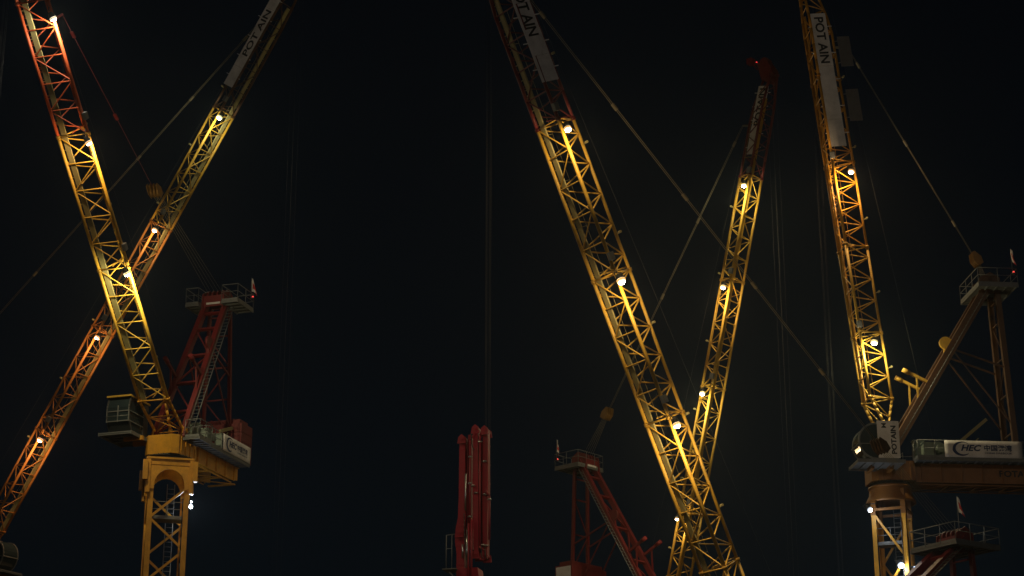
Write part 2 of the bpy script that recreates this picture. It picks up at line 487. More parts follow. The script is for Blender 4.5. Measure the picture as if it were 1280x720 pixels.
def flag(root, base, h=1.6, wave=1, out=(0, 1, 0), lit=True):
    base = V(base)
    pole = MB().tube(base, base + V((0, 0, h)), .02, 6).build('flagpole', M['galv'], root)
    out = V(out).normalized(); side = out.cross(V((0, 0, 1)))
    for (name, mat, z_hi, z_lo, red) in (('flag', M['whitecloth'], h - .05, h - .95, 0),):
        mb = MB(); nu, nv = 6, 12
        for i in range(nu + 1):
            for j in range(nv + 1):
                u, v_ = i / nu, j / nv
                p = base + V((0, 0, z_hi - v_ * (z_hi - z_lo) - .5 * u * u * .7)) + out * (.03 + u * (.13 + .3 * v_ * (1 - .2 * v_))) + side * (.06 * sin(u * 7 + v_ * 4))
                mb.v.append(p)
        for i in range(nu):
            for j in range(nv):
                a = i * (nv + 1) + j
                mb.mi = 1 if (4 <= j <= 8 and i >= 1) or (j > 9 and i > 3) else 0
                mb.face((a, a + nv + 1, a + nv + 2, a + 1), True)
        fl = mb.build(name, [M['whitecloth'], M['redcloth']], root)
        sm = fl.modifiers.new('cloth', 'SOLIDIFY'); sm.thickness = .006
    if lit: warning_light(root, base + V((0, 0, .12)) + out * .12, .07)

RED_LENS = emitter('red_lens', (1, .03, .03), 1.4)
def warning_light(root, p, r=.1, strength=None):
    p = V(p)
    w = MB().tube(p - V((0, 0, .14)), p, r * .9, 12).build('warning_light', M['dark'], root)
    MB().dome(p + V((0, 0, .002)), (0, 0, 1), r, r * 1.5).build('lens', RED_LENS, w)

# ------------------------------------------------------------------ jib
def lattice(mb, A, B_, n, r, posts=True, flip=False):
    """A, B_: functions t->point for two chords; zigzag of n bays with posts"""
    for i in range(n):
        t0, t1 = i / n, (i + 1) / n; tm = (t0 + t1) / 2
        if flip:
            mb.tube(A(t0), B_(tm), r, 6, caps=False); mb.tube(B_(tm), A(t1), r, 6, caps=False)
        else:
            mb.tube(B_(t0), A(tm), r, 6, caps=False); mb.tube(A(tm), B_(t1), r, 6, caps=False)

def crane(cfg):
    """a luffing tower crane built in its own frame; every measure in metres"""
    root = bpy.data.objects.new('tower_crane', None); COL.objects.link(root)
    root.empty_display_size = 2
    root.location = (*cfg['base'], 0); root.rotation_euler = (0, 0, radians(cfg['phi']))
    root['label'] = cfg['label']; root['category'] = 'crane'; root['group'] = 'tower cranes over the dark site'
    phi = radians(cfg['phi'])
    zr = cfg['z0']                                        # underside of the turntable
    w = cfg['mast_w']; bodymat = M[cfg['body']]
    # footing + mast
    MB().box((-3, -3, -.2), (3, 3, .6)).build('footing', M['concrete'], root)
    R = mast(root, w, .6, zr - 2.1, 5.6, M[cfg['mast']], radians(cfg['mast_yaw']) - phi, cfg.get('diag', 2.3), .27 * w / 2.2)
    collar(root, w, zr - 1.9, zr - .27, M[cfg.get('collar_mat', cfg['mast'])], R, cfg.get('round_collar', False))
    # turntable
    tt = MB(); dz = cfg['deck'] - zr
    tt.prism([(-1.35, -1.15, zr), (1.0, -1.15, zr), (1.35, -.8, zr), (1.35, .8, zr), (1.0, 1.15, zr), (-1.35, 1.15, zr)], (0, 0, dz))
    for s in (-1, 1):
        tt.prism([(.55 + cfg['heel'][0] - .45, s * .95, cfg['deck']), (.9 + cfg['heel'][0] - .45, s * .95, cfg['deck']), (cfg['heel'][0] + .2, s * .95, cfg['heel'][1] + .2), (cfg['heel'][0] - .2, s * .95, cfg['heel'][1] + .2)], (0, s * .12, 0))
        tt.tube((cfg['heel'][0], s * .85, cfg['heel'][1]), (cfg['heel'][0], s * 1.2, cfg['heel'][1]), .13, 14)
        for k in range(4):
            tt.box((-1.1 + .6 * k, s * 1.15 - .03 + (s * .033), zr + .05), (-1.02 + .6 * k, s * 1.15 + .03 + (s * .033), cfg['deck'] - .05))
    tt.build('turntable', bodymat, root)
    # counter-jib: two deep beams, bracing below, deck, railing
    ln = cfg['cj']; bh = cfg['beam_h']; D = cfg['deck']
    cj = MB()
    for s in (-1, 1):
        y = s * .95
        cj.prism([(-1.4, y, D - .14), (-ln, y, D - .14), (-ln, y, D - .14 - bh * .8), (-ln + 1.2, y, D - .14 - bh), (-1.4, y, D - .14 - bh)], (0, s * .05, 0))
        for zz in (D - .17, D - .14 - bh):
            cj.box((-ln + (.0 if zz > D - .3 else 1.1), y - .13 + s * .025, zz), (-1.38, y + .13 + s * .025, zz + .035))
        for k in range(int(ln / 1.3)):
            cj.box((-1.8 - 1.3 * k, y + s * .052, D - .1 - bh), (-1.76 - 1.3 * k, y + s * .14, D - .18))
    nb = int(ln / 1.9)
    for k in range(nb):
        xa, xb = -1.6 - 1.9 * k, -1.6 - 1.9 * (k + 1)
        if xb < -ln + .2: xb = -ln + .2
        zz = D - .14 - bh - .1
        cj.tube((xa, -.92, zz), (xb, .92, zz), .04, 6); cj.bar((xb, -.95, zz), (xb, .95, zz), .08, .08)
    for s in (-1, 1):
        zz = D - .14 - bh - .12
        cj.bar((-1.5, s * .98, zz), (-ln + .9, s * .98, zz), .07, .06)
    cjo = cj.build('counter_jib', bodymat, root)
    if cfg.get('beam_text'):
        t = MB(); sd = cfg['near']; ex = V((-sd, 0, 0))
        xs = -cfg['beam_text'] if sd > 0 else -cfg['beam_text'] - 2.2
        text_fit(t, 'POTAIN', V((xs, sd * 1.003, D - .14 - bh * .62)), ex, V((0, 0, 1)), V((0, sd, 0)), 2.2, .42, offset=.03)
        t.build('lettering', M['ink'], cjo)
    yw = cfg.get('deck_w', 2.1)
    deck_mb(-ln + .2, -1.3, -yw, yw, D).build('walkway', M['grating'], root)
    rl = MB()
    for s in (-1, 1):
        rail_mb(rl, [(-1.3, s * yw, D + .01), (-ln + .2, s * yw, D + .01)])
    rail_mb(rl, [(-1.3, -yw, D + .01), (-1.3, -1.2, D + .01)]); rail_mb(rl, [(-1.3, 1.2, D + .01), (-1.3, yw, D + .01)])
    rl.build('railing', M['galv'], root)
    # small side platform beside the turntable
    sd = cfg['near'] if cfg['cab_side'] != cfg['near'] else -cfg['near']
    y0, y1 = sorted((sd * 1.25, sd * 2.3))
    deck_mb(-1.1, .6, y0, y1, D - .1).build('platform', M['galv'], root)
    rl = MB(); rail_mb(rl, [(-1.1, sd * 2.3, D - .09), (.6, sd * 2.3, D - .09), (.6, sd * 1.3, D - .09)]); rl.build('railing', M['galv'], root)
    # machinery
    wn = MB()
    xw = -3.0
    for s in (-1, 1): wn.prism([(xw - .75, s * .75, D), (xw + .75, s * .75, D), (xw + .35, s * .75, D + 1.25), (xw - .35, s * .75, D + 1.25)], (0, s * .06, 0))
    wn.tube((xw, -.7, D + .8), (xw, .7, D + .8), .42, 24)
    for s in (-1, 1): wn.tube((xw, s * .68, D + .8), (xw, s * .73, D + .8), .6, 24)
    wn.tube((xw, .8, D + .8), (xw, 1.5, D + .8), .26, 16)
    wn.build('winch', M['greenish'], root)
    wn = MB(); xw = -5.3
    for s in (-1, 1): wn.prism([(xw - .65, s * .7, D), (xw + .65, s * .7, D), (xw + .3, s * .7, D + 1.1), (xw - .3, s * .7, D + 1.1)], (0, s * .06, 0))
    wn.tube((xw, -.66, D + .7), (xw, .66, D + .7), .36, 24)
    for s in (-1, 1): wn.tube((xw, s * .64, D + .7), (xw, s * .69, D + .7), .52, 24)
    wn.build('winch', M['greenish'], root)
    for (x, yy, hh) in ((-1.75, .75, 1.35), (-2.15, 1.35, 1.05), (-4.15, -1.2, 1.6), (-4.3, 1.3, 1.25)):
        cb = MB(); cb.box((x - .32, yy - .28, D + .06), (x + .32, yy + .28, D + hh)); cb.box((x - .36, yy - .32, D + hh), (x + .36, yy + .32, D + hh + .05))
        for k in range(5): cb.box((x - .25, yy + .281, D + .3 + .1 * k), (x + .25, yy + .295, D + .33 + .1 * k)); cb.box((x - .25, yy - .295, D + .3 + .1 * k), (x + .25, yy - .281, D + .33 + .1 * k))
        cb.build('control_cabinet', M['greenish'] if hh < 1.5 else M['cream'], root)
    # service davit
    dv = MB(); x, yy = cfg.get('davit', (-4.6, cfg['near'] * 1.2))
    dv.tube((x, yy, D), (x, yy, D + 1.7), .09, 10, .07); dv.bar((x + .25, yy, D + 1.55), (x - 1.5, yy, D + cfg.get('davit_up', 2.2)), .14, .2); dv.tube((x, yy, D + .9), (x - .9, yy, D + 1.75), .04, 6)
    dv.build('service_davit', M['olive'], root)
    # ballast at the tail
    bl = MB(); bz = cfg.get('ballast_h', 2.6)
    xb0, xb1 = -ln - .25, -ln + 1.35
    nbk = 5
    for k in range(nbk):
        za, zb = D - bh * .55 + (bz + bh * .55) * k / nbk, D - bh * .55 + (bz + bh * .55) * (k + 1) / nbk - .03
        x0_, x1_ = xb0 - .0, xb1 - .0
        bl.box((x0_, -yw + .1 + .0, max(za, D + .02) if True else za), (x1_, yw - .1, zb)) if zb > D + .1 else None
    bl.box((xb0 + .2, -yw + .35, D + bz - .02), (xb1 - .2, yw - .35, D + bz + .28))
    for s in (-1, 1): bl.tube(((xb0 + xb1) / 2, s * .8, D + bz + .28), ((xb0 + xb1) / 2, s * .8, D + bz + .5), .06, 8)
    blo = bl.build('ballast', M['red'], root)
    if cfg.get('ballast_sign'):
        sd = cfg['near']; yy = sd * (yw - .1 + .02)
        bs = MB(); bs.box((xb0 + .1, min(yy, yy + sd * .02), D + bz - 1.3), (xb1 - .1, max(yy, yy + sd * .02), D + bz - .15)); bo = bs.build('sign_board', M['white'], root)
        # also across the tail
        bs = MB(); bs.box((xb0 - .04, -yw + .5, D + bz - 1.2), (xb0 - .015, yw - .5, D + bz - .1)); bs.build('sign_board', M['white'], root)
    if cfg.get('banner'):
        x_s, blen = cfg['banner']; chec_banner(root, x_s, blen, cfg['near'] * (yw + .06), D + .04, 1.07, cfg['near'])
    # cab
    cx, cy, cz, style = cfg['cab']
    cab_part(root, cx, cy, cz, style, cfg['cab_side'], cfg.get('cab_mat', 'galv' if cfg.get('cab_sign') else 'dark'), cfg.get('cab_sign', False))
    if style == 'box' or True:
        MB().bar((cx - .9, 0, cz - .3), (cx - .9, cy, cz - .3), .25, .3).bar((cx + .3, cfg['cab_side'] * .8, cz - .3), (cx + .3, cy, cz - .3), .2, .26).build('cab_bracket', bodymat, root)
    # A-frame
    ax, az = cfg['aft']; amat = M[cfg['aframe']]
    t = cfg.get('leg_t', .34); hx = cfg.get('afoot', .35); fz = cfg['deck'] + .1
    af = MB(); yt = cfg.get('atop', .72); yb = cfg.get('abot', 1.0)
    F = lambda s, q: V((hx + (ax - hx) * q, s * (yb + (yt - yb) * q), fz + (az - fz) * q))
    Rr = lambda s, q: V((ax - .45 - .35 * (1 - q), s * (yb + (yt - yb) * q), D + .05 + (az - D) * q))
    upv = V((az - fz, 0, hx - ax)).normalized()
    for s in (-1, 1):
        af.bar(F(s, 0), F(s, 1), t, t * 1.1, upv)
        af.bar(Rr(s, 0), Rr(s, 1), t * .6, t * .65, (1, 0, 0))
        af.tube(F(s, 0) - V((0, .3, 0)), F(s, 0) + V((0, .3, 0)), .16, 14)
        af.bar(Rr(s, .52), F(s, .62), .1, .1)
        af.bar(Rr(s, .2), F(s, .62), .08, .08)
    for i, q in enumerate((.17, .38, .58, .78, .9)):
        af.bar(F(-1, q), F(1, q), .16, .2, upv)
        af.bar(Rr(-1, q), Rr(1, q), .09, .1, (1, 0, 0))
    qs = (0.02, .17, .38, .58, .78)
    for i in range(4):
        s = 1 if i % 2 else -1
        af.bar(F(s, qs[i]), F(-s, qs[i + 1]), .1, .1, upv); af.bar(Rr(s, qs[i]), Rr(-s, qs[i + 1]), .07, .07, (1, 0, 0))
    # head: cheeks and sheaves
    for s in (-1, 1):
        af.prism([(ax - .75, s * yt, az - .6), (ax + .75, s * yt, az - .9), (ax + .65, s * yt, az + .35), (ax - .1, s * yt, az + .75), (ax - .7, s * yt, az + .4)], (0, s * .07, 0))
    af.box((ax + .50, -yt, az - .55), (ax + .58, yt, az + .2)); af.box((ax - .6, -yt, az - .4), (ax - .52, yt, az + .3))
    afo = af.build('a_frame', amat, root)
    sv = MB()
    for k in range(4):
        yy = -yt + .2 + k * (2 * yt - .4) / 3
        sv.tube((ax + .05, yy - .05, az + .25), (ax + .05, yy + .05, az + .25), .42, 20)
    sv.tube((ax + .05, -yt - .12, az + .25), (ax + .05, yt + .12, az + .25), .09, 12)
    sv.build('sheave', amat, afo)
    pl = MB(); pl.box((ax + .60, -.5, az - .42), (ax + .62, .5, az - .28)); pl.build('nameplate', M['white'], afo)
    ls = cfg.get('ladder_side', cfg['near'])
    ladder_mb(F(ls, .02) + V((-.1, ls * .38, .1)), F(ls, .93) + V((-.1, ls * .42, .1)), V((0, .42, 0))).build('ladder', M['galv'], afo)
    for (x0, x1, y0, y1) in cfg['plats']:
        zp = az - .45
        pf = deck_mb(ax + x0, ax + x1, y0, y1, zp).build('platform', M['galv'], root)
        rl = MB(); rail_mb(rl, [(ax + x0, y0, zp), (ax + x1, y0, zp), (ax + x1, y1, zp), (ax + x0, y1, zp)], closed=True)
        rl.build('railing', M['galv'], pf)
    fx, fy = cfg['flag']; flag(root, (ax + fx, fy, az - .4 + cfg.get('flag_dz', 0.6)), cfg.get('flag_h', 1.9), out=cfg.get('flag_out', (-.3, 1, 0)))
    # back-stops
    for s in (-1, 1):
        bs = MB(); p = F(s, .42); q = p + V((1.5, 0, .75))
        bs.bar(p, q, .16, .18); bs.bar(F(s, .3), p + V((.9, 0, .45)), .1, .1)
        bs.tube(q - V((.15, 0, .08)), q + V((.28, 0, .14)), .15, 14)
        bs.build('back_stop', amat if cfg['aframe'] == 'red' else M['yellow'], root)
    gs = MB(); p = F(cfg['near'], .62) + V((.35, 0, .35))
    gs.tube(p - V((0, .08, 0)), p + V((0, .08, 0)), .42, 20); gs.bar(p, F(cfg['near'], .55), .16, .16); gs.bar(p, F(cfg['near'], .68), .16, .16)
    gs.build('guide_sheave', amat if cfg['aframe'] == 'red' else M['yellow'], root)
    # ---- jib
    H0 = V((cfg['heel'][0], 0, cfg['heel'][1])); T0 = V((cfg['tip'][0], 0, cfg['tip'][1]))
    Lj = (T0 - H0).length; a = (T0 - H0).normalized(); n = V((-a.z, 0, a.x)); Y = V((0, 1, 0))
    jw, jh = cfg['jib']
    def sect(s):   # half-width of the bottom face, heights of bottom and top chords
        if s < cfg['foot']:
            q = s / cfg['foot']
            return (.95 * (1 - q) + jw / 2 * q, -jh * .5 * q, -jh * .5 * q + jh * (.08 + .92 * q))
        e = Lj - s
        if e < 3.0:
            q = .55 + .45 * max(0, e) / 3.0
            return (jw / 2 * q, -jh * .5, -jh * .5 + jh * q)
        return (jw / 2, -jh * .5, jh * .5)
    def chord(kind, s):
        hw, lo, hi = sect(s)
        return H0 + a * s + (n * hi if kind == 0 else n * lo + Y * (kind * hw))
    bounds = [0, cfg['foot']] + cfg['joints'] + [Lj]
    for k in range(len(bounds) - 1):
        s0, s1 = bounds[k], bounds[k + 1]
        nb = max(1, round((s1 - s0) / cfg['bay']))
        fn = lambda kind: (lambda tt_: chord(kind, s0 + (s1 - s0) * tt_))
        mb = MB()
        steps = 6 if (k == 0 or k == len(bounds) - 2) else 1
        for kind in (-1, 0, 1):
            f = fn(kind)
            for i in range(steps): mb.tube(f(i / steps), f((i + 1) / steps), (.095 if kind else .085) * cfg.get('tk', 1), 10)
            for tt_ in (0, 1):      # joint flanges
                p = f(tt_); mb.tube(p - a * .09, p + a * .09, .14 * cfg.get('tk', 1), 10)
        rd = .04 * cfg.get('tk', 1)
        lattice(mb, fn(-1), fn(0), nb, rd, flip=k % 2 == 0); lattice(mb, fn(1), fn(0), nb, rd, flip=k % 2 == 0)
        for i in range(nb):
            t0, t1 = i / nb, (i + 1) / nb
            mb.tube(fn(-1)(t0), fn(1)(t0), rd * .95, 6, caps=False)
            A_, B2 = (fn(-1), fn(1)) if i % 2 else (fn(1), fn(-1))
            mb.tube(A_(t0), B2(t1), rd * .9, 6, caps=False)
            # gusset plates at the nodes
            for kk in (-1, 1):
                p = fn(kk)(t0); mb.bar(p - a * .14 - Y * (kk * .07) + n * .02, p + a * .14 - Y * (kk * .07) + n * .02, .03, .14, n)
        mb.tube(fn(-1)(1), fn(1)(1), rd, 6); mb.tube(fn(-1)(1), fn(0)(1), rd, 6); mb.tube(fn(1)(1), fn(0)(1), rd, 6)
        # cross frame inside at the joint
        mid = (fn(-1)(.02) + fn(1)(.02)) / 2; mb.tube(mid, fn(0)(.02), rd * .9, 6); 
        mb.build('jib_section', M[cfg['colors'][k]], root)
    # catwalk along one bottom chord, its plates, rungs and hand line
    cs = cfg['cat']
    cw = MB(); s0, s1 = cfg['foot'], Lj - 2
    inner = lambda s, d: chord(cs, s) - Y * (cs * d) + n * .06
    cw.bar(inner(s0, .26), inner(s1, .26), .30, .03, n)
    cw.bar(inner(s0, .42) + n * .03, inner(s1, .42) + n * .03, .03, .08, n)
    s = s0 + .3
    while s < s1:
        cw.bar(chord(cs, s) + n * .075, inner(s, .44) + n * .012, .05, .035, n)
        s += .85
    s = s0
    while s < s1 - 2:
        p = inner(s, .1); cw.tube(p, p + n * .75, .018, 5); s += 2.6
    cw.tube(inner(s0, .1) + n * .75, inner(s1 - 1, .1) + n * .75, .014, 5)
    cw.build('catwalk', M[cfg.get('catmat', 'olive')], root)
    # cable tray on the top chord with small brackets
    for s in [cfg['foot'] + 2 + 5.1 * i for i in range(int((Lj - 6) / 5.1))]:
        p = chord(0, s); br = MB(); br.bar(p, p + n * .3 + a * .1, .08, .05); br.tube(p + n * .3 + a * .1 - Y * .1, p + n * .3 + a * .1 + Y * .1, .07, 10)
        br.build('rope_roller', M['olive'], root)
    # head of the jib
    hd = MB()
    for sgn in (-1, 1):
        p = chord(sgn, Lj) * 1.0
        hd.prism([chord(sgn, Lj - .8), chord(sgn, Lj) + a * .3, H0 + a * (Lj + 1.15) + n * .1 + Y * (sgn * .3), H0 + a * (Lj + .7) + n * .75 + Y * (sgn * .3), chord(0, Lj - .5) + Y * (sgn * .2)], Y * (sgn * .06))
    for yy in (-.2, -.07, .07, .2): hd.tube(H0 + a * (Lj + .85) + n * .25 + Y * (yy - .04), H0 + a * (Lj + .85) + n * .25 + Y * (yy + .04), .42, 18)
    if cfg.get('tip_light'):
        p = H0 + a * (Lj + .4) + n * .9; hd.tube(p, p + V((-.5, 0, .7)), .05, 8); hd.box(tuple(p + V((-.8, -.25, .6))), tuple(p + V((-.35, .25, 1.05))))
    hd.build('jib_head', M[cfg['colors'][-1]], root)
    if cfg.get('tip_light'): warning_light(root, H0 + a * (Lj + .4) + n * .9 + V((.05, -.15, .5)), .065)
    tipx = H0 + a * (Lj + .85) + n * .25 + V((.38, 0, 0))
    # hoist ropes down to the hook block
    zh = cfg.get('hook_z', 4.0)
    hr = MB()
    for (dx, dy) in cfg.get('falls', ((-.25, -.25), (-.08, .1), (.1, -.1), (.28, .25))):
        hr.tube(tipx + V((dx, dy, 0)), V((tipx.x + dx * .7, dy * .9, zh)), cfg.get('fall_r', .0055), 5)
    hr.build('hoist_rope', M['darkrope'], root)
    hb = MB(); hb.box((tipx.x - .35, -.3, zh - .9), (tipx.x + .35, .3, zh)); hb.tube((tipx.x, 0, zh - .9), (tipx.x, 0, zh - 1.3), .08, 8)
    for k in range(8):
        t0, t1 = pi * (.5 - 1.35 * k / 8), pi * (.5 - 1.35 * (k + 1) / 8)
        hb.tube((tipx.x + .22 * cos(t0) , 0, zh - 1.5 + .22 * sin(t0)), (tipx.x + .22 * cos(t1), 0, zh - 1.5 + .22 * sin(t1)), .06, 8)
    hb.build('hook_block', M['yellow'], root)
    # lead rope from the winch over the jib
    MB().tube((-3.0, .2, D + 1.1), H0 + a * (Lj * .985) + n * (jh * .55) + Y * .1, .007, 5).build('lead_rope', M['darkrope'], root)
    # pendant, its links, floating pulley block and luffing ropes
    P = V((cfg['pend'][0], 0, cfg['pend'][1])); Bk = V((cfg['block'][0], 0, cfg['block'][1])); At = V((ax + .05, 0, az + .3))
    dP = (Bk - P).normalized(); sP = (P - H0).dot(a)
    pn = MB(); pr = cfg.get('pend_r', .019)
    for yy in cfg.get('pend_y', (-.06, .06)):
        pn.tube(P + Y * yy, Bk + Y * yy, pr, 6)
    tot = (Bk - P).length; d = 1.5
    while d < tot - 1:
        c = P + dP * d; pn.bar(c - dP * .22, c + dP * .22, .2, .09, Y.cross(dP)); d += 6.3
    pn.bar(chord(0, sP), P, .12, .12)
    pn.build('pendant_line', M[cfg.get('pendmat', 'rope')], root)
    pb = MB(); up = Y.cross(dP)
    for yy in (-.34, -.12, .12, .34):
        pb.prism([Bk + Y * (yy - .02) - dP * .35 - up * .1, Bk + Y * (yy - .02) - dP * .35 + up * .1, Bk + Y * (yy - .02) + dP * .15 + up * .3, Bk + Y * (yy - .02) + dP * .6 + up * .22, Bk + Y * (yy - .02) + dP * .6 - up * .22, Bk + Y * (yy - .02) + dP * .15 - up * .3], Y * .04)
    for yy in (-.23, 0, .23): pb.tube(Bk + dP * .3 + Y * (yy - .05), Bk + dP * .3 + Y * (yy + .05), .27, 18)
    pb.tube(Bk + dP * .35 - Y * .4, Bk + dP * .35 + Y * .4, .07, 10)
    pb.build('pulley_block', M[cfg.get('blockmat', 'ochre')], root)
    lr = MB()
    for yy in (-.23, -.12, 0, .12, .23):
        lr.tube(Bk + dP * .6 + Y * yy, At + Y * yy * 2.2, .01, 5)
    lr.build('luffing_rope', M['rope'], root)
    # sign panels on the near side face
    sd = cfg['near']
    for (s0, s1, q0, q1, txt) in cfg['panels']:          # boards hung on the middle plane of the lattice
        P0 = lambda s_, q_, o_=0.0: H0 + a * s_ + n * (jh * (q_ - .5)) + Y * (sd * (cfg.get('panel_y', .06) + o_))
        mb = MB(); ns = 5
        for i in range(ns):                               # made up of sheets butted end to end
            sa, sb = s0 + (s1 - s0) * i / ns, s0 + (s1 - s0) * (i + 1) / ns - .012
            wob = .012 * sin(i * 2.3)
            mb.prism([P0(sa, q0, wob), P0(sb, q0, wob), P0(sb, q1, wob), P0(sa, q1, wob)], Y * (-sd * .02))
        for q_ in (q0 + .04, q1 - .04): mb.bar(P0(s0, q_, -.05), P0(s1, q_, -.05), .04, .05, n)
        for i in range(ns):
            sm = s0 + (s1 - s0) * (i + .5) / ns; mb.bar(P0(sm, q0 - .14, -.07), P0(sm, q1 + .2, -.07), .05, .04, Y)
        po = mb.build('sign_panel', M['white'], root)
        if txt:
            ex = -a if sd > 0 else a
            tl, ph_ = txt[1], jh * (q1 - q0); th = ph_ * .62
            st = (s1 - txt[2]) if sd > 0 else (s0 + txt[2])
            org = P0(st, q0, .016) + n * (ph_ * .19)
            t = MB(); text_fit(t, txt[0], org, ex, n, Y * sd, tl, th, offset=.025); t.build('lettering', M['ink'], po)
    # power cable clipped along the lattice, a junction box above every lamp
    pc = MB(); s = cfg['foot']; prev = None
    while s < Lj - 2:
        p = chord(sd, s) - Y * (sd * .14) + n * (.10 + .03 * sin(s * 3.1))
        if prev is not None:
            md = (prev + p) / 2 + V((0, 0, -.07 - .04 * sin(s * 1.7))); pc.tube(prev, md, .02, 5); pc.tube(md, p, .02, 5)
        prev = p; s += cfg['bay']
    pc.build('power_cable', M['dark'], root)
    for (s0, s1, up0, up1) in cfg.get('boards', ()):
        mb = MB(); c = H0 + Y * (sd * .1)
        mb.prism([c + a * s0 + n * (jh / 2 + up0), c + a * s1 + n * (jh / 2 + up0), c + a * s1 + n * (jh / 2 + up1), c + a * s0 + n * (jh / 2 + up1)], Y * .04)
        for s in (s0 + .3, s1 - .3): mb.bar(H0 + a * s + n * (jh / 2), c + a * s + n * (jh / 2 + up0 + .1), .05, .05)
        mb.build('sign_panel', M['greyboard'], root, 'plain dark grey board standing off the jib')
    # floodlights down the jib
    for (r_, y_, z_, col, pw, gl) in cfg['lamps']:
        p = V((r_, y_, z_)); s = (p - H0).dot(a)
        aim = (-a + V((cfg.get('aimx', .3), 0, 0)) + Y * (sd * cfg.get('aimy', .35))).normalized()
        mt = chord(sd, s + .7)
        floodlight(root, p, aim, mt, col, pw * random.uniform(.85, 1.15), gl, r=random.uniform(.18, .225) if pw > PW * .6 else .13)
        jb = MB(); jc = mt + a * .5 + Y * (sd * .16); jb.bar(jc, jc + a * .42, .22, .3, n); jb.bar(jc + a * .05, jc + a * .37, .24, .2, n); jb.tube(mt, mt + a * .5, .02, 5); jb.build('junction_box', M['galv'], root)
    for (x, y, z, aim, mt, col, pw, gl, rr_) in cfg.get('mast_lamps', ()):
        floodlight(root, (x, y, z), aim, mt, col, pw, gl, r=rr_, spread=150, halo=.3)
    return root

